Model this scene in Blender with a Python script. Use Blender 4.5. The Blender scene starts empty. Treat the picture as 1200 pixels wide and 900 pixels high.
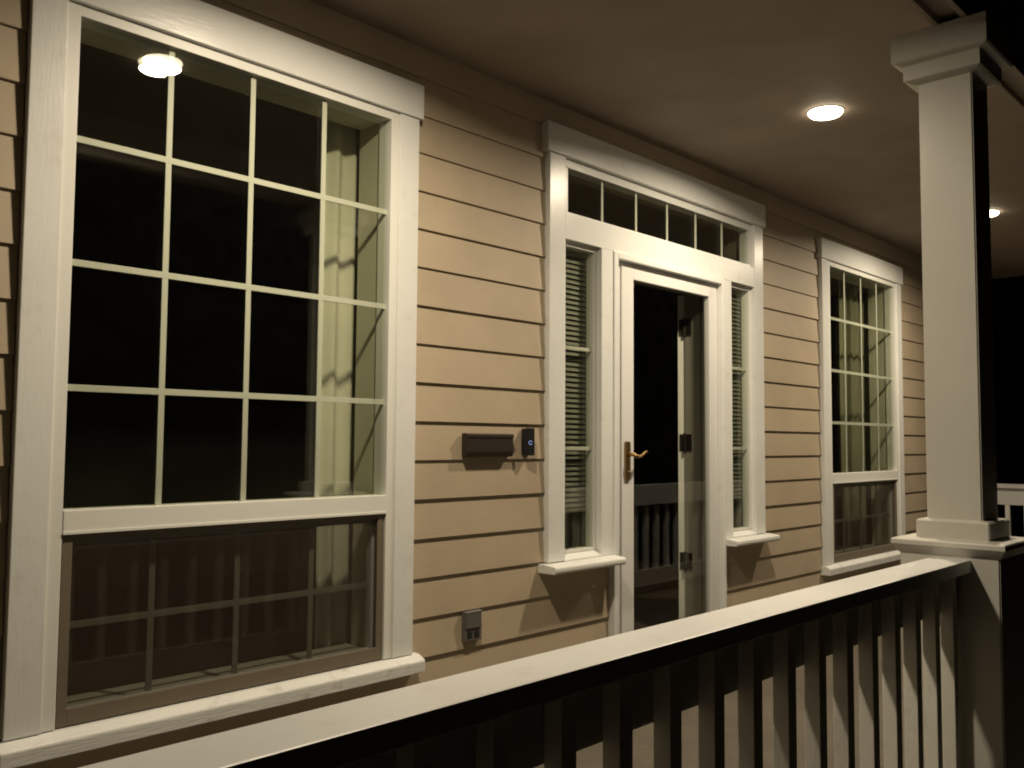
import bpy, bmesh, math, random
from mathutils import Vector, Matrix

random.seed(7)
scene = bpy.context.scene
ZO = 3.0          # every height below is measured from the top siding line; the lawn lies 3.0 m under it


# ------------------------------------------------------------------ camera
cam_data = bpy.data.cameras.new('camera')
cam = bpy.data.objects.new('camera', cam_data)
scene.collection.objects.link(cam)
cr = Vector((0.68247842, -0.73087132, 0.00709334))
cu = Vector((-0.05035895, -0.03733833, 0.99803298))
cf = Vector((0.72916883, 0.68149318, 0.06228851))
m = Matrix((cr, cu, -cf)).transposed().to_4x4()
m.translation = Vector((-1.9478, -2.7229, -1.2947 + ZO))
cam.matrix_world = m
cam_data.sensor_width = 36.0
cam_data.lens = 32.426
cam_data.clip_start = 0.02
cam_data.clip_end = 500
scene.camera = cam

# ------------------------------------------------------------------ night sky
world = bpy.data.worlds.new('World')
scene.world = world
world.use_nodes = True
wn = world.node_tree.nodes
wl = world.node_tree.links
wn.clear()
sky = wn.new('ShaderNodeTexSky')
sky.sky_type = 'NISHITA'
sky.sun_disc = False
sky.sun_elevation = math.radians(-4)
sky.sun_rotation = math.radians(200)
bg = wn.new('ShaderNodeBackground')
bg.inputs['Strength'].default_value = 0.0004
wo = wn.new('ShaderNodeOutputWorld')
wl.new(sky.outputs[0], bg.inputs[0])
wl.new(bg.outputs[0], wo.inputs[0])

# ------------------------------------------------------------------ exposure, render
scene.view_settings.view_transform = 'Standard'
scene.view_settings.look = 'None'
scene.view_settings.gamma = 1.0
scene.view_settings.use_curve_mapping = False
scene.view_settings.exposure = 0.0
scene.render.engine = 'CYCLES'
cy = scene.cycles
cy.max_bounces = 6
cy.diffuse_bounces = 3
cy.glossy_bounces = 3
cy.transparent_max_bounces = 24
cy.caustics_reflective = False
cy.caustics_refractive = False
cy.sample_clamp_indirect = 3.0
cy.pixel_filter_type = 'BLACKMAN_HARRIS'
cy.filter_width = 1.9

LAMP_POWER = 38.5
LAMP_COLOR = (1.0, 0.835, 0.605)
LENS_STRENGTH = 18.0


# ------------------------------------------------------------------ materials
def new_mat(name):
    mt = bpy.data.materials.new(name)
    mt.use_nodes = True
    nt = mt.node_tree
    return mt, nt, nt.nodes['Principled BSDF']


def painted(name, col, rough=0.45, var=0.06, bump=0.15, bscale=60.0, stretch=(1, 1, 1), dirt=0.0, dirtcol=(0.2, 0.16, 0.1), spec=0.5, rand=0.0):
    """paint, concrete, cloth: one colour broken up by noise, fine relief by bump, optional grime"""
    mt, nt, b = new_mat(name)
    N, Lk = nt.nodes, nt.links
    tc = N.new('ShaderNodeTexCoord')
    geo = N.new('ShaderNodeNewGeometry')
    mp = N.new('ShaderNodeMapping')
    mp.inputs['Scale'].default_value = stretch
    Lk.new(geo.outputs['Position'], mp.inputs['Vector'])
    n1 = N.new('ShaderNodeTexNoise')
    n1.inputs['Scale'].default_value = 3.1
    n1.inputs['Detail'].default_value = 2
    Lk.new(geo.outputs['Position'], n1.inputs['Vector'])
    rmp = N.new('ShaderNodeMapRange')
    rmp.inputs['From Min'].default_value = 0.3
    rmp.inputs['From Max'].default_value = 0.7
    rmp.inputs['To Min'].default_value = 1 - var
    rmp.inputs['To Max'].default_value = 1 + var
    Lk.new(n1.outputs['Fac'], rmp.inputs['Value'])
    mul = N.new('ShaderNodeMix')
    mul.data_type = 'RGBA'
    mul.blend_type = 'MULTIPLY'
    mul.inputs['Factor'].default_value = 1.0
    mul.inputs['A'].default_value = (*col, 1)
    last = rmp.outputs['Result']
    if rand:
        oi = N.new('ShaderNodeObjectInfo')
        r2 = N.new('ShaderNodeMapRange')
        r2.inputs['To Min'].default_value = 1 - rand
        r2.inputs['To Max'].default_value = 1 + rand
        Lk.new(oi.outputs['Random'], r2.inputs['Value'])
        mm = N.new('ShaderNodeMath')
        mm.operation = 'MULTIPLY'
        Lk.new(last, mm.inputs[0])
        Lk.new(r2.outputs['Result'], mm.inputs[1])
        last = mm.outputs[0]
    Lk.new(last, mul.inputs['B'])
    colout = mul.outputs['Result']
    if dirt:
        n3 = N.new('ShaderNodeTexNoise')
        n3.inputs['Scale'].default_value = 14
        n3.inputs['Detail'].default_value = 4
        n3.inputs['Roughness'].default_value = 0.7
        Lk.new(geo.outputs['Position'], n3.inputs['Vector'])
        r3 = N.new('ShaderNodeMapRange')
        r3.inputs['From Min'].default_value = 0.56
        r3.inputs['From Max'].default_value = 0.78
        r3.inputs['To Max'].default_value = dirt
        Lk.new(n3.outputs['Fac'], r3.inputs['Value'])
        mx = N.new('ShaderNodeMix')
        mx.data_type = 'RGBA'
        mx.inputs['B'].default_value = (*dirtcol, 1)
        Lk.new(r3.outputs['Result'], mx.inputs['Factor'])
        Lk.new(colout, mx.inputs['A'])
        colout = mx.outputs['Result']
    Lk.new(colout, b.inputs['Base Color'])
    b.inputs['Roughness'].default_value = rough
    b.inputs['Specular IOR Level'].default_value = spec
    n2 = N.new('ShaderNodeTexNoise')
    n2.inputs['Scale'].default_value = bscale
    n2.inputs['Detail'].default_value = 2
    Lk.new(mp.outputs['Vector'], n2.inputs['Vector'])
    bp = N.new('ShaderNodeBump')
    bp.inputs['Strength'].default_value = bump
    bp.inputs['Distance'].default_value = 0.004
    Lk.new(n2.outputs['Fac'], bp.inputs['Height'])
    Lk.new(bp.outputs['Normal'], b.inputs['Normal'])
    return mt


def metal(name, col, rough=0.35, metallic=1.0):
    mt, nt, b = new_mat(name)
    N, Lk = nt.nodes, nt.links
    b.inputs['Base Color'].default_value = (*col, 1)
    b.inputs['Metallic'].default_value = metallic
    n = N.new('ShaderNodeTexNoise')
    n.inputs['Scale'].default_value = 40
    geo = N.new('ShaderNodeNewGeometry')
    Lk.new(geo.outputs['Position'], n.inputs['Vector'])
    r = N.new('ShaderNodeMapRange')
    r.inputs['To Min'].default_value = rough * 0.75
    r.inputs['To Max'].default_value = rough * 1.3
    Lk.new(n.outputs['Fac'], r.inputs['Value'])
    Lk.new(r.outputs['Result'], b.inputs['Roughness'])
    return mt


def glass_mat(name, tint=(0.975, 0.985, 0.955), ior=1.52, smear=0.0):
    """clear sheet: Fresnel mix of straight transmission and mirror reflection, slightly wavy"""
    mt = bpy.data.materials.new(name)
    mt.use_nodes = True
    nt = mt.node_tree
    N, Lk = nt.nodes, nt.links
    N.clear()
    out = N.new('ShaderNodeOutputMaterial')
    tr = N.new('ShaderNodeBsdfTransparent')
    tr.inputs['Color'].default_value = (*tint, 1)
    gl = N.new('ShaderNodeBsdfGlossy')
    gl.inputs['Roughness'].default_value = 0.0 if not smear else smear
    geo = N.new('ShaderNodeNewGeometry')
    n = N.new('ShaderNodeTexNoise')
    n.inputs['Scale'].default_value = 2.2
    Lk.new(geo.outputs['Position'], n.inputs['Vector'])
    bp = N.new('ShaderNodeBump')
    bp.inputs['Strength'].default_value = 0.05
    bp.inputs['Distance'].default_value = 0.004
    Lk.new(n.outputs['Fac'], bp.inputs['Height'])
    Lk.new(bp.outputs['Normal'], gl.inputs['Normal'])
    # reflectance from the angle, the same whichever side of the sheet is met
    lw = N.new('ShaderNodeLayerWeight')
    lw.inputs['Blend'].default_value = 0.5
    pw = N.new('ShaderNodeMath')
    pw.operation = 'POWER'
    pw.inputs[1].default_value = 5.0
    Lk.new(lw.outputs['Facing'], pw.inputs[0])
    f0 = ((ior - 1) / (ior + 1)) ** 2
    ma = N.new('ShaderNodeMath')
    ma.operation = 'MULTIPLY_ADD'
    ma.inputs[1].default_value = 1 - f0
    ma.inputs[2].default_value = f0
    Lk.new(pw.outputs[0], ma.inputs[0])
    mx = N.new('ShaderNodeMixShader')
    Lk.new(ma.outputs[0], mx.inputs[0])
    Lk.new(tr.outputs[0], mx.inputs[1])
    Lk.new(gl.outputs[0], mx.inputs[2])
    # thin uneven film of dust
    df = N.new('ShaderNodeBsdfDiffuse')
    df.inputs['Color'].default_value = (0.5, 0.5, 0.5, 1)
    nd = N.new('ShaderNodeTexNoise')
    nd.inputs['Scale'].default_value = 9
    nd.inputs['Detail'].default_value = 5
    nd.inputs['Distortion'].default_value = 1.2
    Lk.new(geo.outputs['Position'], nd.inputs['Vector'])
    rd = N.new('ShaderNodeMapRange')
    rd.inputs['From Min'].default_value = 0.4
    rd.inputs['From Max'].default_value = 0.8
    rd.inputs['To Min'].default_value = 0.0006
    rd.inputs['To Max'].default_value = 0.0016
    Lk.new(nd.outputs['Fac'], rd.inputs['Value'])
    m2 = N.new('ShaderNodeMixShader')
    Lk.new(rd.outputs['Result'], m2.inputs[0])
    Lk.new(mx.outputs[0], m2.inputs[1])
    Lk.new(df.outputs[0], m2.inputs[2])
    Lk.new(m2.outputs[0], out.inputs['Surface'])
    return mt


def screen_mat(name):
    """insect screen: the threads are far below a pixel, so an even share of thread and hole"""
    mt = bpy.data.materials.new(name)
    mt.use_nodes = True
    nt = mt.node_tree
    N, Lk = nt.nodes, nt.links
    N.clear()
    out = N.new('ShaderNodeOutputMaterial')
    tr = N.new('ShaderNodeBsdfTransparent')
    df = N.new('ShaderNodeBsdfDiffuse')
    df.inputs['Color'].default_value = (0.050, 0.038, 0.028, 1)
    geo = N.new('ShaderNodeNewGeometry')
    n = N.new('ShaderNodeTexNoise')
    n.inputs['Scale'].default_value = 5
    Lk.new(geo.outputs['Position'], n.inputs['Vector'])
    r = N.new('ShaderNodeMapRange')
    r.inputs['To Min'].default_value = 0.46
    r.inputs['To Max'].default_value = 0.56
    Lk.new(n.outputs['Fac'], r.inputs['Value'])
    mx = N.new('ShaderNodeMixShader')
    Lk.new(r.outputs['Result'], mx.inputs[0])
    Lk.new(tr.outputs[0], mx.inputs[1])
    Lk.new(df.outputs[0], mx.inputs[2])
    Lk.new(mx.outputs[0], out.inputs['Surface'])
    return mt


def emit_mat(name, col, strength):
    mt = bpy.data.materials.new(name)
    mt.use_nodes = True
    nt = mt.node_tree
    N, Lk = nt.nodes, nt.links
    N.clear()
    out = N.new('ShaderNodeOutputMaterial')
    e = N.new('ShaderNodeEmission')
    e.inputs['Color'].default_value = (*col, 1)
    e.inputs['Strength'].default_value = strength
    Lk.new(e.outputs[0], out.inputs['Surface'])
    return mt


def cloth_mat(name, col):
    mt = painted(name, col, rough=0.9, var=0.08, bump=0.2, bscale=400, spec=0.1)
    return mt


M = {}
M['trim_v'] = painted('trim_paint_upright', (0.76, 0.772, 0.75), 0.30, 0.04, 0.12, 42, (3, 3, 0.35), 0.22, (0.42, 0.36, 0.27))
M['trim_h'] = painted('trim_paint_level', (0.76, 0.772, 0.75), 0.30, 0.04, 0.12, 42, (0.35, 3, 3), 0.22, (0.42, 0.36, 0.27))
M['sill'] = painted('sill_paint', (0.76, 0.772, 0.75), 0.4, 0.04, 0.3, 40, (0.4, 3, 3), 0.55, (0.30, 0.23, 0.15))
M['vinyl'] = painted('window_vinyl', (0.76, 0.765, 0.72), 0.4, 0.02, 0.05, 50)
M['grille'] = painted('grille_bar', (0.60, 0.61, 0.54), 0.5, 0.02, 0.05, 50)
M['grille_dimmed'] = painted('grille_bar_dimmed', (0.34, 0.33, 0.28), 0.5, 0.02, 0.05, 50)  # same bars as above, colour darkened to imitate their dimness behind the screen
M['siding'] = painted('siding_paint', (0.45, 0.37, 0.262), 0.62, 0.07, 0.12, 90, (0.25, 1, 1.6), 0.22, (0.30, 0.24, 0.18), rand=0.045)
M['wall'] = painted('wall_sheathing', (0.20, 0.17, 0.13), 0.8)
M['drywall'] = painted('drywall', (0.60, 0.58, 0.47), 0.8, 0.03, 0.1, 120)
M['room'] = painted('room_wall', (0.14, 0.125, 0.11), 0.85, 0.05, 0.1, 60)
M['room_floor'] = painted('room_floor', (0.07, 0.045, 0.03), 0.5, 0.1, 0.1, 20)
M['ceiling'] = painted('ceiling_paint', (0.33, 0.265, 0.21), 0.75, 0.09, 0.35, 160)
M['beam'] = painted('beam_paint', (0.34, 0.29, 0.24), 0.6, 0.05, 0.25, 60)
M['rail'] = painted('rail_paint', (0.69, 0.70, 0.69), 0.38, 0.04, 0.15, 40, (0.35, 3, 3), 0.30, (0.45, 0.38, 0.29))
M['baluster'] = painted('baluster_paint', (0.80, 0.79, 0.73), 0.45, 0.05, 0.2, 40, (3, 3, 0.4), 0.35, (0.42, 0.36, 0.28))
M['column'] = painted('column_paint', (0.60, 0.585, 0.53), 0.36, 0.04, 0.05, 34, (2, 2, 0.5), 0.22, (0.5, 0.45, 0.36))
M['floor'] = painted('porch_concrete', (0.105, 0.090, 0.068), 0.85, 0.14, 0.6, 130, (1, 1, 1), 0.5, (0.2, 0.17, 0.13))
M['grass'] = painted('dark_soil', (0.028, 0.024, 0.017), 0.9, 0.3, 0.8, 70)
M['roof'] = painted('roof_shingle', (0.06, 0.055, 0.05), 0.9, 0.2, 0.6, 80)
M['glass'] = glass_mat('window_glass')
M['glass_storm'] = glass_mat('storm_glass', (0.96, 0.97, 0.94), 1.40)
M['screen'] = screen_mat('insect_screen')
M['screen_frame'] = painted('screen_frame_tan', (0.17, 0.14, 0.10), 0.5, 0.05, 0.1, 60)
M['storm'] = painted('storm_door_enamel', (0.73, 0.73, 0.71), 0.30, 0.02, 0.06, 30)
M['brass'] = metal('antique_brass', (0.38, 0.25, 0.11), 0.38)
M['bronze'] = metal('dark_bronze', (0.055, 0.042, 0.032), 0.45, 0.7)
M['box'] = metal('mailbox_enamel', (0.035, 0.026, 0.020), 0.42, 0.3)
M['black'] = metal('black_plastic', (0.014, 0.014, 0.016), 0.28, 0.0)
M['grey'] = painted('outlet_plastic', (0.115, 0.108, 0.098), 0.5, 0.12, 0.3, 90)
M['dark'] = painted('dark_slot', (0.012, 0.012, 0.012), 0.6)
M['curtain'] = cloth_mat('curtain_cloth', (0.66, 0.65, 0.55))
M['curtain_b'] = cloth_mat('curtain_cloth_sage', (0.29, 0.28, 0.20))
M['blind'] = painted('blind_slat', (0.21, 0.21, 0.175), 0.5, 0.04, 0.05, 50)
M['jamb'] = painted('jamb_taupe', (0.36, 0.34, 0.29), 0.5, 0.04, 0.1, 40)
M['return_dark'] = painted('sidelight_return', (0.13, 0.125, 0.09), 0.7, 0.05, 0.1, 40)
M['door'] = painted('entry_door_paint', (0.88, 0.87, 0.82), 0.4, 0.03, 0.1, 40)
M['lens'] = emit_mat('lamp_lens', (1.0, 0.86, 0.62), LENS_STRENGTH)
M['ring'] = painted('lamp_trim_ring', (0.8, 0.78, 0.72), 0.4, 0.02, 0.0, 20)
M['led'] = emit_mat('bell_ring_light', (0.42, 0.55, 1.0), 0.8)

# ------------------------------------------------------------------ helpers
WL = {}          # world location of every object made here (before ZO)


def thing(name, label, cat, loc=(0, 0, 0), group=None, kind=None, parent=None):
    o = bpy.data.objects.new(name, None)
    o.empty_display_size = 0.1
    scene.collection.objects.link(o)
    loc = Vector(loc)
    if parent is None:
        o.location = loc + Vector((0, 0, ZO))
    else:
        o.parent = parent
        o.location = loc - WL[parent.name]
    WL[o.name] = loc
    if label: o['label'] = label
    if cat: o['category'] = cat
    if group: o['group'] = group
    if kind: o['kind'] = kind
    elif cat: o['kind'] = 'thing'
    return o


def obj(name, bm, mat, parent=None, label=None, cat=None, group=None, kind=None, smooth=False):
    bmesh.ops.recalc_face_normals(bm, faces=bm.faces)
    xs = [v.co.x for v in bm.verts]
    ys = [v.co.y for v in bm.verts]
    zs = [v.co.z for v in bm.verts]
    loc = Vector(((min(xs) + max(xs)) / 2, (min(ys) + max(ys)) / 2, min(zs)))
    bmesh.ops.translate(bm, verts=bm.verts, vec=-loc)
    me = bpy.data.meshes.new(name)
    if smooth:
        for f in bm.faces: f.smooth = True
    bm.to_mesh(me)
    bm.free()
    me.materials.append(M[mat])
    o = bpy.data.objects.new(name, me)
    scene.collection.objects.link(o)
    if parent is None:
        o.location = loc + Vector((0, 0, ZO))
    else:
        o.parent = parent
        o.location = loc - WL[parent.name]
    WL[o.name] = loc
    if label: o['label'] = label
    if cat: o['category'] = cat
    if group: o['group'] = group
    if kind: o['kind'] = kind
    elif cat: o['kind'] = 'thing'
    return o


def clone(src, delta, parent=None, label=None):
    """copy of one mesh object moved by delta, sharing its mesh"""
    c = src.copy()
    scene.collection.objects.link(c)
    if parent is not None:
        c.parent = parent
        c.location = WL[src.name] + Vector(delta) - WL[parent.name]
    else:
        c.location = src.location + Vector(delta)
    WL[c.name] = WL[src.name] + Vector(delta)
    if label: c['label'] = label
    return c


def clone_tree(root, delta, label=None, parent=None):
    d = Vector(delta)
    c = root.copy()
    scene.collection.objects.link(c)
    if parent is not None: c.parent = parent
    c.location = root.location + d
    WL[c.name] = WL[root.name] + d
    if label: c['label'] = label

    def kids(a, b):
        for ch in a.children:
            k = ch.copy()
            scene.collection.objects.link(k)
            k.parent = b
            k.location = ch.location
            WL[k.name] = WL[ch.name] + d
            kids(ch, k)
    kids(root, c)
    return c


def bx(bm, x0, x1, y0, y1, z0, z1, bev=0.0):
    r = bmesh.ops.create_cube(bm, size=1.0)
    vs = r['verts']
    for v in vs:
        v.co = Vector((x0 + (v.co.x + 0.5) * (x1 - x0), y0 + (v.co.y + 0.5) * (y1 - y0), z0 + (v.co.z + 0.5) * (z1 - z0)))
    if bev:
        es = list({e for v in vs for e in v.link_edges})
        bmesh.ops.bevel(bm, geom=es, offset=bev, segments=2, affect='EDGES', profile=0.6)
    return bm


def box(x0, x1, y0, y1, z0, z1, bev=0.0):
    return bx(bmesh.new(), min(x0, x1), max(x0, x1), min(y0, y1), max(y0, y1), min(z0, z1), max(z0, z1), bev)


def prism_x(prof, x0, x1, bm=None, bev=0.0):
    """profile of (y, z) points extruded along x"""
    bm = bm or bmesh.new()
    a = [bm.verts.new((x0, y, z)) for y, z in prof]
    b = [bm.verts.new((x1, y, z)) for y, z in prof]
    n = len(prof)
    fs = [bm.faces.new(a), bm.faces.new(b[::-1])]
    for i in range(n):
        fs.append(bm.faces.new((a[i], b[i], b[(i + 1) % n], a[(i + 1) % n])))
    if bev:
        bmesh.ops.bevel(bm, geom=list({e for v in a + b for e in v.link_edges}), offset=bev, segments=2, affect='EDGES', profile=0.6)
    return bm


def frustum(bm, cx, cy_, levels):
    """square turned solid: levels = (half width, z) from bottom to top"""
    rings = []
    for h, z in levels:
        rings.append([bm.verts.new((cx + sx * h, cy_ + sy * h, z)) for sx, sy in ((-1, -1), (1, -1), (1, 1), (-1, 1))])
    for a, b in zip(rings, rings[1:]):
        for i in range(4):
            bm.faces.new((a[i], a[(i + 1) % 4], b[(i + 1) % 4], b[i]))
    bm.faces.new(rings[0][::-1])
    bm.faces.new(rings[-1])
    return bm


def disc_lathe(bm, cx, cy_, prof, n=40):
    """profile of (radius, z) turned about a vertical axis"""
    rings = []
    for r, z in prof:
        if r < 1e-5:
            rings.append([bm.verts.new((cx, cy_, z))])
        else:
            rings.append([bm.verts.new((cx + r * math.cos(2 * math.pi * i / n), cy_ + r * math.sin(2 * math.pi * i / n), z)) for i in range(n)])
    for a, b in zip(rings, rings[1:]):
        for i in range(n):
            j = (i + 1) % n
            if len(a) == 1 and len(b) > 1: bm.faces.new((a[0], b[i], b[j]))
            elif len(b) == 1 and len(a) > 1: bm.faces.new((a[i], a[j], b[0]))
            elif len(a) > 1: bm.faces.new((a[i], a[j], b[j], b[i]))
    return bm


def tube(bm, pts, radii, n=10):
    pts = [Vector(p) for p in pts]
    if not isinstance(radii, (list, tuple)): radii = [radii] * len(pts)
    rings = []
    up = Vector((0.13, 0.2, 1)).normalized()
    for i, p in enumerate(pts):
        d = (pts[min(i + 1, len(pts) - 1)] - pts[max(i - 1, 0)]).normalized()
        s = d.cross(up)
        if s.length < 1e-3: s = d.cross(Vector((1, 0, 0)))
        s.normalize()
        t = s.cross(d)
        rings.append([bm.verts.new(p + radii[i] * (s * math.cos(2 * math.pi * k / n) + t * math.sin(2 * math.pi * k / n))) for k in range(n)])
    for a, b in zip(rings, rings[1:]):
        for i in range(n):
            j = (i + 1) % n
            bm.faces.new((a[i], a[j], b[j], b[i]))
    bm.faces.new(rings[0][::-1])
    bm.faces.new(rings[-1])
    return bm


# ================================================================== SETTING
FLOOR = -2.55
CEIL = 0.28
XL, XR = -4.5, 7.42
RAILY = -1.742
obj('ground', box(-70, 70, -70, 60, -3.2, -3.0), 'grass', kind='structure')
obj('porch_floor', box(XL, 7.60, -1.96, 0.0122, -2.99, FLOOR), 'floor', kind='structure')
obj('porch_ceiling', box(XL, 7.52, -1.706, 0.0124, CEIL, CEIL + 0.03), 'ceiling', kind='structure')
bm = box(XL, 7.52, -1.8075, -1.7385, 0.090, 0.60)
bx(bm, XL, 7.52, -1.738, -1.7203, 0.066, 0.60, 0.002)
bx(bm, XL, 7.52, -1.826, -1.808, 0.066, 0.60, 0.002)
obj('porch_beam', bm, 'beam', label='painted beam along the porch edge resting on the square columns', cat='beam')
bm = prism_x([(0.6, 1.7), (-2.15, 0.62), (-2.15, 0.70), (0.6, 1.80)], XL - 0.3, 7.9)
obj('porch_roof', bm, 'roof', kind='structure')

# room behind the front wall
YI = 0.19        # inner face of the wall
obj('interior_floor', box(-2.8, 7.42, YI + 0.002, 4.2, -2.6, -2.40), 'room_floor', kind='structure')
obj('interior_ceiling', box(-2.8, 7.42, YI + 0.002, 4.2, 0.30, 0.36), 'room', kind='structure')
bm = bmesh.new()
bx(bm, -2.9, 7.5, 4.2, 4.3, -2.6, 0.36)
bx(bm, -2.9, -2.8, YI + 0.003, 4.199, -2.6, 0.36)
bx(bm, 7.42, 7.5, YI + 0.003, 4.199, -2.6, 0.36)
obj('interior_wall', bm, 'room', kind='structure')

# ================================================================== HOUSE FRONT
house = thing('house', 'tan lap sided house front with white trimmed windows and glazed entry', 'house', (2.2, 0.1, -3.0))
YB = 0.0125      # sheathing face, behind the boards
# openings: (x0, x1, z0, z1)
BIGW = (-0.915, 0.280, -2.10, -0.05)
RW = (4.135, 5.330, -2.10, -0.05)
ENTRY = (1.29, 3.09, -2.55, 0.02)
bm = bmesh.new()
ztop = 0.60
bx(bm, XL, BIGW[0], YB, YI, -2.99, ztop)
bx(bm, BIGW[1], ENTRY[0], YB, YI, -2.99, ztop)
bx(bm, ENTRY[1], RW[0], YB, YI, -2.99, ztop)
bx(bm, RW[1], XR, YB, YI, -2.99, ztop)
for w in (BIGW, RW):
    bx(bm, w[0], w[1], YB, YI, -2.99, w[2])
    bx(bm, w[0], w[1], YB, YI, w[3], ztop)
bx(bm, ENTRY[0], ENTRY[1], YB, YI, ENTRY[3], ztop)
bx(bm, ENTRY[0], 1.70, YB, YI, -2.99, -1.85)
bx(bm, 2.70, ENTRY[1], YB, YI, -2.99, -1.85)
obj('wall', bm, 'wall', house)

# --- lap siding, one board per course and run
EX = 0.1524
board_cache = {}


def board(x0, x1, k, ztop=None):
    zb = -k * EX
    zt = ztop if ztop is not None else zb + EX - 0.0005
    key = (round(x1 - x0, 4), round(zt - zb, 4))
    j = random.uniform(-0.0012, 0.0012)
    if key in board_cache:
        src = board_cache[key]
        sx = WL[src.name]
        clone(src, ((x0 + x1) / 2 - sx.x, random.uniform(-0.0007, 0.0007), zb + j * 0.6 - sx.z), house)
    else:
        prof = [(0.0, zb), (0.0118, zb), (0.0118, zt), (0.0095, zt)]
        bm = prism_x(prof, x0, x1)
        es = [e for e in bm.edges if abs(e.verts[0].co.z - zb) < 1e-6 and abs(e.verts[1].co.z - zb) < 1e-6 and abs(e.verts[0].co.y) < 1e-6 and abs(e.verts[1].co.y) < 1e-6]
        bmesh.ops.bevel(bm, geom=es, offset=0.0015, segments=2, affect='EDGES')
        board_cache[key] = obj('siding_board', bm, 'siding', house)


G = 0.0035        # gap at the trim
runs_mid = [(-3.6, -1.034 - G), (0.399 + G, 1.187 - G), (3.189 + G, 4.019 - G), (5.449 + G, XR)]
for k in range(-1, 17):
    if k == -1:
        for a, b in ((-3.6, 5.90), (5.903, XR)): board(a, b, k, CEIL - 0.001)
    elif k == 0:
        for a, b in ((-3.6, 1.187 - G), (3.189 + G, XR)): board(a, b, k)
    elif k <= 12:
        for a, b in runs_mid: board(a, b, k)
    elif k <= 14:
        for a, b in ((-3.6, -1.034 - G), (0.399 + G, 1.664 - G), (2.716 + G, 4.019 - G), (5.449 + G, XR)): board(a, b, k)
    else:
        for a, b in ((-3.6, 1.664 - G), (2.716 + G, XR)): board(a, b, k)


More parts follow.
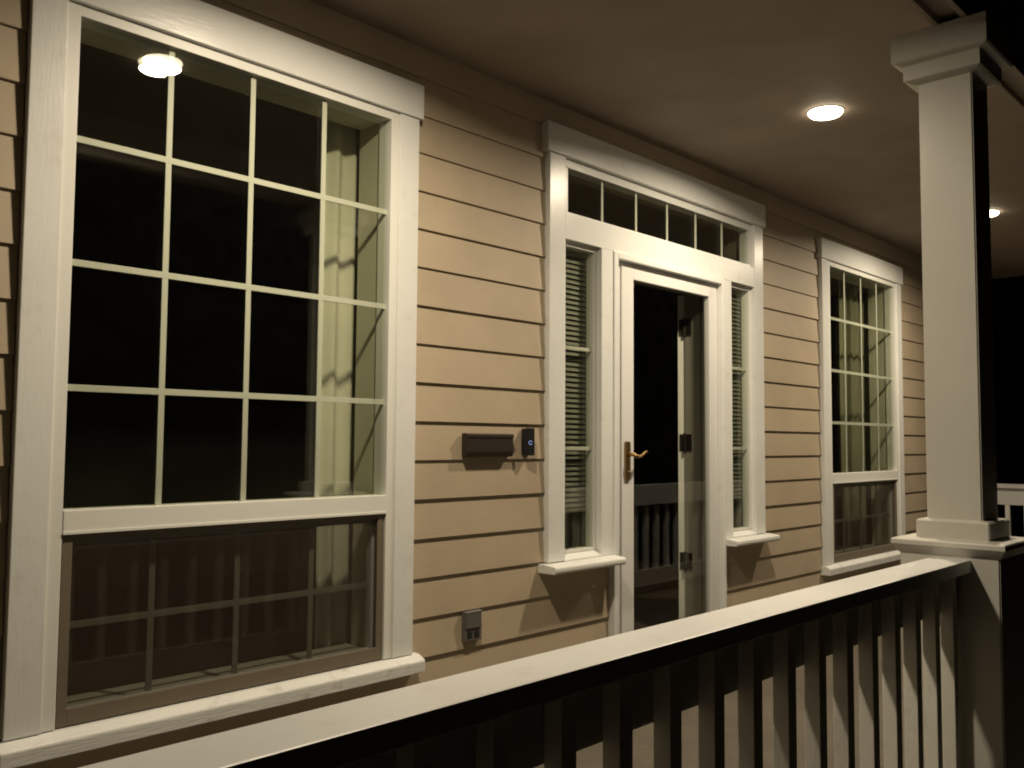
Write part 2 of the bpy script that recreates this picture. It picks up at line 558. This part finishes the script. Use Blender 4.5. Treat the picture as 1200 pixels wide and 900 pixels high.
# --- the two tall windows
def make_window(x0, label):
    """x0 = outer left edge of the casing; every measure is taken from the big window's own left edge"""
    o = x0 + 1.034
    w = thing('window', label, None, (o - 0.3175, 0.0, -2.16), parent=house)
    cy0, cy1 = -0.022, YB - 0.0005
    obj('casing', box(o - 1.034, o - 0.9375, cy0, cy1, -2.103, -0.0325, 0.0025), 'trim_v', w)
    obj('casing', box(o + 0.3025, o + 0.399, cy0, cy1, -2.103, -0.0325, 0.0025), 'trim_v', w)
    obj('header', box(o - 1.056, o + 0.413, -0.033, cy1, -0.032, 0.105, 0.003), 'trim_h', w)
    # sill: sloping top, drip edge
    obj('sill', prism_x([(0.011, -2.104), (-0.024, -2.106), (-0.056, -2.122), (-0.059, -2.128), (-0.058, -2.168), (0.011, -2.168)], o - 1.052, o + 0.432, bev=0.003), 'sill', w)
    # white sash frame
    fy0, fy1 = -0.016, 0.060
    f = bmesh.new()
    gx0, gx1 = o - 0.899, o + 0.264
    bx(f, o - 0.9372, gx0, fy0, fy1, -2.1025, -0.0330, 0.002)
    bx(f, gx1, o + 0.3022, fy0, fy1, -2.1025, -0.0330, 0.002)
    bx(f, gx0 - 0.001, gx1 + 0.001, fy0 + 0.0006, fy1, -0.066, -0.0334, 0.002)
    obj('frame', f, 'vinyl', w)
    f = bmesh.new()
    bx(f, gx0 + 0.0005, gx1 - 0.0005, -0.0185, fy1, -1.558, -1.497, 0.003)
    bx(f, gx0 + 0.0005, gx1 - 0.0005, -0.0215, 0.02, -1.566, -1.557, 0.001)
    obj('meeting_rail', f, 'vinyl', w)
    # upper glazing: outer sheet, grille bars between the sheets, inner sheet
    obj('pane', box(gx0 - 0.002, gx1 + 0.002, 0.000, 0.004, -1.50, -0.063), 'glass', w)
    obj('pane', box(gx0 - 0.002, gx1 + 0.002, 0.0185, 0.0225, -1.50, -0.063), 'glass', w)
    pw = (gx1 - gx0) / 4
    b0 = None
    for i in range(3):
        x = gx0 + (i + 1) * pw
        if b0 is None: b0 = obj('muntin', box(x - 0.0098, x + 0.0098, 0.0085, 0.0145, -1.4966, -0.0664, 0.001), 'grille', w)
        else: clone(b0, (i * pw, 0, 0), w)
    b1 = None
    for i, z in enumerate((-0.422, -0.786, -1.149)):
        if b1 is None:
            zz = z
            b1 = obj('muntin', box(gx0 + 0.0004, gx1 - 0.0004, 0.0082, 0.0148, z - 0.0098, z + 0.0098, 0.001), 'grille', w)
        else: clone(b1, (0, 0, z - zz), w)
    # lower sash behind the insect screen
    f = bmesh.new()
    sx0, sx1 = gx0 + 0.004, gx1 - 0.004
    bx(f, sx0, sx0 + 0.028, -0.010, 0.002, -2.1005, -1.567, 0.0015)
    bx(f, sx1 - 0.028, sx1, -0.010, 0.002, -2.1005, -1.567, 0.0015)
    bx(f, sx0 + 0.0275, sx1 - 0.0275, -0.0104, 0.0016, -2.100, -2.054, 0.0015)
    bx(f, sx0 + 0.0275, sx1 - 0.0275, -0.0104, 0.0016, -1.582, -1.5672, 0.0015)
    obj('screen_frame', f, 'screen_frame', w, label='tan insect screen frame in the lower sash')
    f = bmesh.new()
    vs = [f.verts.new(c) for c in ((sx0 + 0.02, -0.003, -2.08), (sx1 - 0.02, -0.003, -2.08), (sx1 - 0.02, -0.003, -1.572), (sx0 + 0.02, -0.003, -1.572))]
    f.faces.new(vs)
    obj('insect_screen', f, 'screen', w)
    f = bmesh.new()
    bx(f, gx0 + 0.001, gx0 + 0.036, 0.020, 0.050, -2.098, -1.5665, 0.002)
    bx(f, gx1 - 0.036, gx1 - 0.001, 0.020, 0.050, -2.098, -1.5665, 0.002)
    bx(f, gx0 + 0.0355, gx1 - 0.0355, 0.0204, 0.0496, -2.0978, -2.060, 0.002)
    bx(f, gx0 + 0.0355, gx1 - 0.0355, 0.0204, 0.0496, -1.600, -1.5668, 0.002)
    obj('lower_sash', f, 'vinyl', w)
    obj('pane', box(gx0 + 0.034, gx1 - 0.034, 0.028, 0.032, -2.062, -1.598), 'glass', w)
    lx0, lx1 = gx0 + 0.036, gx1 - 0.036
    b2 = None
    for i in range(3):
        x = gx0 + (i + 1) * pw
        if b2 is None: b2 = obj('muntin', box(x - 0.0098, x + 0.0098, 0.0345, 0.0405, -2.0605, -1.5995, 0.001), 'grille_dimmed', w)
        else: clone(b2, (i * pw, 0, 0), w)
    obj('muntin', box(lx0, lx1, 0.0342, 0.0408, -1.8398, -1.8202, 0.001), 'grille_dimmed', w)
    # plastered return round the opening, inside
    f = bmesh.new()
    ya, yb = 0.0605, YI + 0.002
    rx0, rx1 = o - 0.913, o + 0.278
    bx(f, rx1 - 0.006, rx1, ya, yb, -2.099, -0.052)
    bx(f, rx0, rx0 + 0.006, ya, yb, -2.099, -0.052)
    bx(f, rx0 + 0.0061, rx1 - 0.0061, ya, yb, -0.058, -0.052)
    bx(f, rx0 + 0.0061, rx1 - 0.0061, ya, yb + 0.03, -2.099, -2.080)
    obj('reveal', f, 'drywall', w)
    return w


make_window(-1.034, 'large sixteen pane window left of the letter box')
make_window(4.019, 'far window right of the glazed entry')

# --- glazed entry: casing, transom, sidelights (the storm door follows)
en = thing('entry_frame', 'white entry surround with six pane transom and two sidelights', None, (2.19, 0, FLOOR), parent=house)
cy0, cy1 = -0.022, YB - 0.0005
obj('casing', box(1.187, 1.300, cy0, cy1, -1.832, 0.0295, 0.0025), 'trim_v', en)
obj('casing', box(3.080, 3.189, cy0, cy1, -1.832, 0.0295, 0.0025), 'trim_v', en)
obj('header', box(1.160, 3.206, -0.034, cy1, 0.030, 0.167, 0.003), 'trim_h', en)
obj('transom_bar', box(1.3005, 3.0795, -0.0205, 0.10, -0.355, -0.235, 0.0025), 'trim_h', en)
# mullions beside the storm door and the jamb trim that runs on down to the floor
obj('mullion', box(1.573, 1.664, -0.0212, 0.10, -1.835, -0.3555, 0.0025), 'trim_v', en)
obj('mullion', box(2.716, 2.807, -0.0212, 0.10, -1.835, -0.3555, 0.0025), 'trim_v', en)
obj('jamb_trim', box(1.6645, 1.700, -0.030, 0.10, FLOOR, -0.3556, 0.005), 'trim_v', en)
obj('jamb_trim', box(2.690, 2.7155, -0.030, 0.10, FLOOR, -0.3556, 0.005), 'trim_v', en)
obj('head_trim', box(1.7005, 2.6895, -0.030, 0.10, -0.388, -0.3554, 0.005), 'trim_h', en)
# transom: stepped frame, glass, five bars
f = bmesh.new()
bx(f, 1.3004, 3.0796, -0.006, 0.06, -0.012, 0.0292, 0.002)
bx(f, 1.3004, 3.0796, -0.010, 0.06, -0.2348, -0.222, 0.002)
bx(f, 1.3004, 1.335, -0.0055, 0.06, -0.2219, -0.0121, 0.002)
bx(f, 3.045, 3.0796, -0.0055, 0.06, -0.2219, -0.0121, 0.002)
obj('transom_frame', f, 'trim_h', en)
obj('pane', box(1.333, 3.047, 0.004, 0.008, -0.224, -0.010), 'glass', en)
obj('pane', box(1.333, 3.047, 0.022, 0.026, -0.224, -0.010), 'glass', en)
b0 = None
for i in range(5):
    x = 1.335 + (i + 1) * 1.71 / 6
    if b0 is None:
        b0 = obj('muntin', box(x - 0.008, x + 0.008, 0.012, 0.018, -0.2218, -0.0122, 0.001), 'grille', en)
    else: clone(b0, (i * 1.71 / 6, 0, 0), en)
# sidelights
for sx0, sx1 in ((1.3004, 1.5726), (2.8074, 3.0796)):
    f = bmesh.new()
    bx(f, sx0, sx0 + 0.018, 0.008, 0.06, -1.806, -0.3553, 0.002)
    bx(f, sx1 - 0.018, sx1, 0.008, 0.06, -1.806, -0.3553, 0.002)
    bx(f, sx0 + 0.0178, sx1 - 0.0178, 0.0084, 0.06, -0.378, -0.3557, 0.002)
    bx(f, sx0 + 0.0178, sx1 - 0.0178, 0.0084, 0.06, -1.8056, -1.792, 0.002)
    obj('sidelight_frame', f, 'vinyl', en)
    obj('pane', box(sx0 + 0.016, sx1 - 0.016, 0.019, 0.023, -1.794, -0.376), 'glass', en)
    obj('pane', box(sx0 + 0.016, sx1 - 0.016, 0.037, 0.041, -1.794, -0.376), 'glass', en)
    for z in (-0.852, -1.325):
        obj('muntin', box(sx0 + 0.0182, sx1 - 0.0182, 0.027, 0.033, z - 0.0085, z + 0.0085, 0.001), 'grille', en)
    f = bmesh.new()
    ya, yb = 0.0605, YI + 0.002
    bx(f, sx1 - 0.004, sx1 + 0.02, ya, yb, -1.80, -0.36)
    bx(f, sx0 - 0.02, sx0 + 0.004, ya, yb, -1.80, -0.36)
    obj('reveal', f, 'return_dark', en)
for sx0, sx1, cx0, cx1 in ((1.150, 1.672, 1.3004, 1.5726), (2.718, 3.228, 2.8074, 3.0796)):
    obj('sill', prism_x([(0.011, -1.836), (-0.026, -1.836), (-0.090, -1.841), (-0.096, -1.848), (-0.096, -1.866), (-0.088, -1.876), (0.011, -1.876)], sx0, sx1, bev=0.006), 'sill', en)
    obj('sill', prism_x([(0.06, -1.807), (0.008, -1.807), (-0.023, -1.828), (-0.023, -1.8355), (0.06, -1.8355)], cx0 + 0.0006, cx1 - 0.0006, bev=0.002), 'sill', en, label='inner sloping sill of the sidelight')
# right and left jambs and head of the main door opening, reaching into the house
f = bmesh.new()
bx(f, 2.655, 2.70, 0.1005, YI + 0.01, FLOOR + 0.03, -0.3885)
bx(f, 2.675, 2.6899, 0.045, 0.1004, FLOOR + 0.03, -0.3885)
bx(f, 1.70, 1.745, 0.1005, YI + 0.01, FLOOR + 0.03, -0.3885)
bx(f, 1.7455, 2.6545, 0.1005, YI + 0.01, -0.43, -0.3886)
obj('door_jamb', f, 'jamb', en)
f = bmesh.new()
bx(f, 1.57, 1.6999, 0.1005, YI, FLOOR, -0.36)
bx(f, 2.7001, 2.81, 0.1005, YI, FLOOR, -0.36)
bx(f, 1.301, 3.079, 0.1008, YI, -0.3599, -0.23)
obj('rough_frame', f, 'wall', en)
obj('threshold', box(1.7005, 2.6895, -0.06, YI, FLOOR + 0.0005, FLOOR + 0.03, 0.004), 'bronze', en)

# --- storm door, shut, with a full glass light
sd = thing('storm_door', 'white storm door with full glass and brass lever', None, (2.2, 0.02, FLOOR + 0.03), parent=house)
f = bmesh.new()
bx(f, 1.7006, 1.766, 0.012, 0.045, FLOOR + 0.032, -0.3886, 0.002)
bx(f, 2.684, 2.6894, 0.012, 0.045, FLOOR + 0.032, -0.3886, 0.002)
obj('door_frame', f, 'storm', sd)
f = bmesh.new()
bx(f, 1.769, 1.872, 0.004, 0.040, FLOOR + 0.04, -0.392, 0.005)
bx(f, 2.602, 2.682, 0.004, 0.040, FLOOR + 0.04, -0.392, 0.005)
bx(f, 1.8715, 2.6025, 0.0044, 0.0396, -0.468, -0.3922, 0.005)
bx(f, 1.8715, 2.6025, 0.0044, 0.0396, FLOOR + 0.0402, FLOOR + 0.22, 0.005)
obj('leaf', f, 'storm', sd)
obj('pane', box(1.866, 2.608, 0.021, 0.026, FLOOR + 0.21, -0.462), 'glass_storm', sd)
# lever handle on its long plate
f = bmesh.new()
bx(f, 1.790, 1.832, -0.006, 0.0038, -1.485, -1.290, 0.005)
obj('handle_plate', f, 'brass', sd, smooth=False)
f = bmesh.new()
tube(f, [(1.811, -0.004, -1.355), (1.811, -0.030, -1.355), (1.811, -0.046, -1.355)], [0.011, 0.009, 0.010], 12)
tube(f, [(1.806, -0.044, -1.357), (1.822, -0.046, -1.362), (1.846, -0.047, -1.366), (1.872, -0.047, -1.358), (1.894, -0.046, -1.345), (1.908, -0.044, -1.341), (1.918, -0.043, -1.344)],
     [0.008, 0.0095, 0.009, 0.008, 0.0075, 0.0075, 0.005], 12)
obj('handle', f, 'brass', sd, smooth=True)
f = bmesh.new()
tube(f, [(1.811, -0.004, -1.440), (1.811, -0.016, -1.440)], [0.008, 0.007], 12)
obj('lock', f, 'brass', sd, smooth=True)

# --- main door, swung inwards: its hinge edge shows white through the glass
md = thing('entry_door', 'white main door standing open inside the storm door', None, (3.1, 0.22, FLOOR + 0.04), parent=house)
b = box(0, 0.90, 0, 0.042, FLOOR + 0.04, -0.432, 0.002)
bmesh.ops.rotate(b, verts=b.verts, cent=(0, 0, 0), matrix=Matrix.Rotation(math.radians(31), 3, 'Z'))
bmesh.ops.translate(b, verts=b.verts, vec=(2.666, YI + 0.016, 0))
obj('leaf', b, 'door', md)
for zt in (-0.575, -1.245, -1.925):
    f = bmesh.new()
    h_ = bx(bmesh.new(), -0.004, -0.0005, 0.002, 0.034, zt - 0.098, zt)
    bmesh.ops.rotate(h_, verts=h_.verts, cent=(0, 0, 0), matrix=Matrix.Rotation(math.radians(31), 3, 'Z'))
    bmesh.ops.translate(h_, verts=h_.verts, vec=(2.666, YI + 0.016, 0))
    tmp = bpy.data.meshes.new('tmp')
    h_.to_mesh(tmp); h_.free(); f.from_mesh(tmp); bpy.data.meshes.remove(tmp)
    bx(f, 2.6515, 2.6548, YI - 0.034, YI + 0.0098, zt - 0.098, zt, 0.001)
    tube(f, [(2.651, YI + 0.012, zt - 0.104), (2.651, YI + 0.012, zt + 0.006)], 0.0085, 10)
    obj('hinge', f, 'bronze', md)

# ================================================================== PORCH RAILING AND COLUMNS
COLX = (-3.35, 1.265, 3.18, 7.36)


def make_column(label):
    cx, cc = 1.265, -1.733
    t = thing('porch_column', label, 'column', (cx, cc, FLOOR), 'square porch columns')
    b = frustum(bmesh.new(), cx, cc, [(0.0835, -1.60), (0.0835, 0.02)])
    bmesh.ops.bevel(b, geom=[e for e in b.edges if abs(e.verts[0].co.z - e.verts[1].co.z) > 0.5], offset=0.004, segments=2, affect='EDGES')
    obj('shaft', b, 'column', t)
    b = frustum(bmesh.new(), cx, cc, [(0.110, -1.594), (0.110, -1.540), (0.105, -1.535), (0.0845, -1.532)])
    bmesh.ops.bevel(b, geom=[e for e in b.edges if abs(e.verts[0].co.z - e.verts[1].co.z) > 0.04], offset=0.003, segments=2, affect='EDGES')
    obj('base', b, 'column', t)
    b = frustum(bmesh.new(), cx, cc, [(0.150, -1.641), (0.158, -1.630), (0.169, -1.613), (0.169, -1.600), (0.166, -1.596), (0.112, -1.5915)])
    obj('plinth', b, 'column', t)
    b = frustum(bmesh.new(), cx, cc, [(0.148, FLOOR + 0.0005), (0.148, -1.6405)])
    bmesh.ops.bevel(b, geom=[e for e in b.edges if abs(e.verts[0].co.z - e.verts[1].co.z) > 0.5], offset=0.004, segments=2, affect='EDGES')
    obj('pedestal', b, 'column', t)
    b = frustum(bmesh.new(), cx, cc, [(0.0845, -0.094), (0.110, -0.088), (0.119, -0.084), (0.119, -0.036), (0.1195, -0.034), (0.142, -0.028), (0.148, -0.022), (0.148, 0.0655)])
    obj('capital', b, 'column', t)
    return t


c1 = make_column('square white porch column on pedestal where the near railing ends')
for x, lb in ((COLX[0], 'square porch column nearest the viewer at the left end of the railing'),
              (COLX[2], 'square porch column on the far side of the entry steps'),
              (COLX[3], 'square corner column at the far end of the porch')):
    clone_tree(c1, (x - 1.265, 0, 0), lb)


def rail_x(x0, x1, xb, label):
    t = thing('porch_railing', label, 'railing', ((x0 + x1) / 2, RAILY, FLOOR), 'white porch railings')
    obj('top_rail', box(x0, x1, RAILY - 0.058, RAILY + 0.058, -1.688, -1.649, 0.004), 'rail', t)
    obj('sub_rail', box(x0, x1, RAILY + 0.0195, RAILY + 0.056, -1.815, -1.6885, 0.003), 'rail', t)
    obj('bottom_rail', box(x0, x1, RAILY + 0.0195, RAILY + 0.056, -2.480, -2.345, 0.003), 'rail', t)
    b = None
    x = xb
    while x - 0.155 > x0 + 0.03: x -= 0.155
    x00 = x
    while x < x1 - 0.02:
        if b is None: b = obj('baluster', box(x - 0.019, x + 0.019, RAILY - 0.019, RAILY + 0.019, -2.470, -1.6885, 0.002), 'baluster', t)
        else: clone(b, (x - x00, 0, 0), t)
        x += 0.155
    return t


rail_x(COLX[0] + 0.149, COLX[1] - 0.149, 0.927, 'long white railing running across the foreground to the square column')
rail_x(COLX[2] + 0.149, COLX[3] - 0.149, 3.45, 'white railing beyond the entry, mirrored in the storm door glass')
# railing across the far end
RX = 7.36
t = thing('porch_railing', 'short white railing closing the far end of the porch, behind the column', 'railing', (RX, -0.8, FLOOR), 'white porch railings')
y0, y1 = -1.733 + 0.149, -0.003
obj('top_rail', box(RX - 0.058, RX + 0.058, y0, y1, -1.688, -1.649, 0.004), 'rail', t)
obj('sub_rail', box(RX - 0.020, RX + 0.020, y0, y1, -1.840, -1.6885, 0.003), 'rail', t)
obj('bottom_rail', box(RX - 0.020, RX + 0.020, y0, y1, -2.480, -2.345, 0.003), 'rail', t)
b = None
y = -0.09
while y > y0 + 0.03:
    if b is None: b = obj('baluster', box(RX - 0.019, RX + 0.019, y - 0.019, y + 0.019, -2.3445, -1.8405, 0.002), 'baluster', t)
    else: clone(b, (0, y + 0.09, 0), t)
    y -= 0.155

# ================================================================== RECESSED LAMPS


def make_lamp(x, y, label):
    t = thing('ceiling_light', label, 'light', (x, y, CEIL - 0.02), 'round recessed porch lights')
    b = disc_lathe(bmesh.new(), x, y, [(0.079, CEIL - 0.0005), (0.079, CEIL - 0.0035), (0.082, CEIL - 0.004), (0.085, CEIL - 0.003), (0.087, CEIL - 0.001), (0.087, CEIL - 0.0005)])
    obj('trim_ring', b, 'ring', t, smooth=True)
    b = disc_lathe(bmesh.new(), x, y, [(0.0785, CEIL - 0.0035), (0.077, CEIL - 0.011), (0.070, CEIL - 0.019), (0.052, CEIL - 0.025), (0.027, CEIL - 0.0285), (0.0, CEIL - 0.0295)])
    obj('lens', b, 'lens', t, smooth=True)
    ld = bpy.data.lights.new('downlight', 'AREA')
    ld.energy = LAMP_POWER
    ld.color = LAMP_COLOR
    ld.shape = 'DISK'
    ld.size = 0.145
    ld.spread = math.radians(165.5)
    lo = bpy.data.objects.new('downlight', ld)
    scene.collection.objects.link(lo)
    lo.parent = t
    lo.location = (0, 0, -0.0105)
    return t


make_lamp(-0.205, -0.91, 'recessed ceiling light seen only as a bright reflection in the large window')
make_lamp(2.195, -0.875, 'lit round recessed ceiling light before the glazed entry')
make_lamp(4.76, -0.850, 'small far lit ceiling light beside the square column')

# ================================================================== THINGS ON THE WALL
# letter box
t = thing('mailbox', 'long dark letter box fixed to the tan siding', 'mailbox', (0.795, -0.03, -1.355))
b = prism_x([(0.002, -1.264), (-0.024, -1.265), (-0.029, -1.270), (-0.033, -1.340), (-0.026, -1.358), (0.002, -1.360)], 0.668, 0.946, bev=0.004)
obj('body', b, 'box', t)
b = prism_x([(-0.002, -1.2645), (-0.026, -1.2655), (-0.0318, -1.2705), (-0.0322, -1.282), (-0.0300, -1.282), (-0.0285, -1.2725), (-0.024, -1.2685), (-0.002, -1.2675)], 0.667, 0.947)
bmesh.ops.translate(b, verts=b.verts, vec=(0, 0, 0.003))
obj('lid', b, 'box', t)
# doorbell, on a wedge that turns it to the left
t = thing('doorbell', 'slim black video doorbell beside the letter box', 'doorbell', (1.035, -0.02, -1.36))
b = bmesh.new()
vs = [(1.031, 0.003), (1.078, 0.003), (1.076, -0.028), (1.032, -0.012)]
lo_ = [b.verts.new((x, y, -1.352)) for x, y in vs]
hi_ = [b.verts.new((x, y, -1.238)) for x, y in vs]
b.faces.new(lo_[::-1]); b.faces.new(hi_)
for i in range(4): b.faces.new((lo_[i], lo_[(i + 1) % 4], hi_[(i + 1) % 4], hi_[i]))
obj('wedge', b, 'black', t)
ang = math.atan2(-0.018, 0.050)
R3 = Matrix.Rotation(ang, 4, 'Z')


def bell_place(b):
    bmesh.ops.rotate(b, verts=b.verts, cent=(0, 0, 0), matrix=R3.to_3x3())
    bmesh.ops.translate(b, verts=b.verts, vec=(1.053, -0.020, -1.295))
    return b


b = bx(bmesh.new(), -0.0215, 0.0215, -0.018, 0.0, -0.060, 0.060, 0.005)
obj('body', bell_place(b), 'black', t)


def ring_y(r0, r1, ya, yb, zc, a0=0, a1=360, n=28):
    b = bmesh.new()
    q = []
    full = (a1 - a0) >= 360
    for i in range(n + (0 if full else 1)):
        a = math.radians(a0 + (a1 - a0) * i / n)
        q.append([b.verts.new((r * math.cos(a), y, zc + r * math.sin(a))) for r, y in ((r0, ya), (r1, ya), (r1, yb), (r0, yb))])
    for i in range(len(q) if full else len(q) - 1):
        a, c = q[i], q[(i + 1) % len(q)]
        for k in range(4): b.faces.new((a[k], a[(k + 1) % 4], c[(k + 1) % 4], c[k]))
    return b


obj('button_light', bell_place(ring_y(0.0068, 0.0090, -0.0184, -0.0175, -0.004, 20, 330)), 'led', t, label='small blue glowing ring')
obj('lens', bell_place(ring_y(0.0, 0.008, -0.0195, -0.0175, 0.036)), 'dark', t)
# weatherproof socket
t = thing('outdoor_socket', 'grey weatherproof socket cover low on the siding', 'socket', (0.728, -0.01, -2.105))
obj('plate', box(0.680, 0.776, -0.016, 0.004, -2.103, -1.983, 0.004), 'grey', t)
obj('cover', box(0.685, 0.771, -0.0215, -0.0155, -2.052, -1.988, 0.003), 'grey', t)
for x in (0.708, 0.748):
    b = box(x - 0.013, x + 0.013, -0.0195, -0.0155, -2.088, -2.064, 0.003)
    obj('outlet', b, 'dark', t)
b = tube(bmesh.new(), [(0.685, -0.018, -1.988), (0.771, -0.018, -1.988)], 0.005, 8)
obj('hinge', b, 'grey', t)


# ================================================================== CURTAINS AND BLINDS
def curtain(name, x0, x1, yc, z0, z1, folds, amp, mat, label):
    nx, nz = folds * 14, 18
    b = bmesh.new()
    rnd = random.Random(hash(name + str(x0)) % 1000 if False else int(x0 * 100) + 500)
    ph = [rnd.uniform(-0.5, 0.5) for _ in range(folds + 2)]
    grid = []
    for j in range(nz + 1):
        v = j / nz
        row = []
        for i in range(nx + 1):
            u = i / nx
            k = u * folds
            kk = int(k)
            p_ = ph[kk] * (1 - (k - kk)) + ph[kk + 1] * (k - kk)
            a = amp * (0.75 + 0.25 * math.sin(kk * 2.3 + 1)) * (1.0 - 0.12 * v)
            s = math.sin(2 * math.pi * (k + 0.12 * p_))
            yy = yc + a * (s) + 0.006 * math.sin(5 * v + 3 * p_)
            xx = x0 + u * (x1 - x0) + 0.006 * math.sin(3.1 * v + 4 * k) * (1 - v)
            row.append(b.verts.new((xx, yy, z0 + v * (z1 - z0))))
        grid.append(row)
    for j in range(nz):
        for i in range(nx):
            b.faces.new((grid[j][i], grid[j][i + 1], grid[j + 1][i + 1], grid[j + 1][i]))
    o = obj('curtain', b, mat, label=label, cat='curtain', smooth=True)
    sm = o.modifiers.new('thickness', 'SOLIDIFY')
    sm.thickness = 0.0022
    return o


curtain('a', 0.135, 0.46, 0.245, -2.36, 0.10, 4, 0.017, 'curtain', 'pale cloth curtain drawn to the right side of the large window')
curtain('b', 4.93, 5.62, 0.26, -2.36, 0.10, 6, 0.020, 'curtain_b', 'pleated sage curtain behind the far window, covering its right half')


def make_blind(xc, label):
    t = thing('window_blind', label, 'blind', (xc, 0.13, -1.80), 'slatted sidelight blinds')
    hw = 0.124
    obj('head_rail', box(xc - hw, xc + hw, 0.0615, 0.090, -0.40, -0.37, 0.002), 'blind', t)
    s = None
    n = 48
    for i in range(n):
        z = -0.425 - i * 0.0248
        if s is None:
            b = prism_x([(0.0655, -0.0115), (0.0690, -0.003), (0.0745, 0.0045), (0.0805, 0.0095), (0.0798, 0.0105), (0.0735, 0.0055), (0.0680, -0.002), (0.0645, -0.0110)], xc - hw, xc + hw)
            bmesh.ops.translate(b, verts=b.verts, vec=(0, 0, z))
            s = obj('slat', b, 'blind', t)
        else: clone(s, (0, 0, -i * 0.0248), t)
    zb = -0.425 - n * 0.0248
    obj('bottom_rail', box(xc - hw, xc + hw, 0.064, 0.084, zb - 0.012, zb + 0.004, 0.003), 'blind', t)
    for dx in (-0.07, 0.07):
        obj('cord', tube(bmesh.new(), [(xc + dx, 0.0628, zb), (xc + dx, 0.0628, -0.38)], 0.0012, 6), 'blind', t)
    return t


make_blind(1.4365, 'slatted blind inside the sidelight left of the storm door')
make_blind(2.9435, 'slatted blind inside the sidelight right of the storm door')
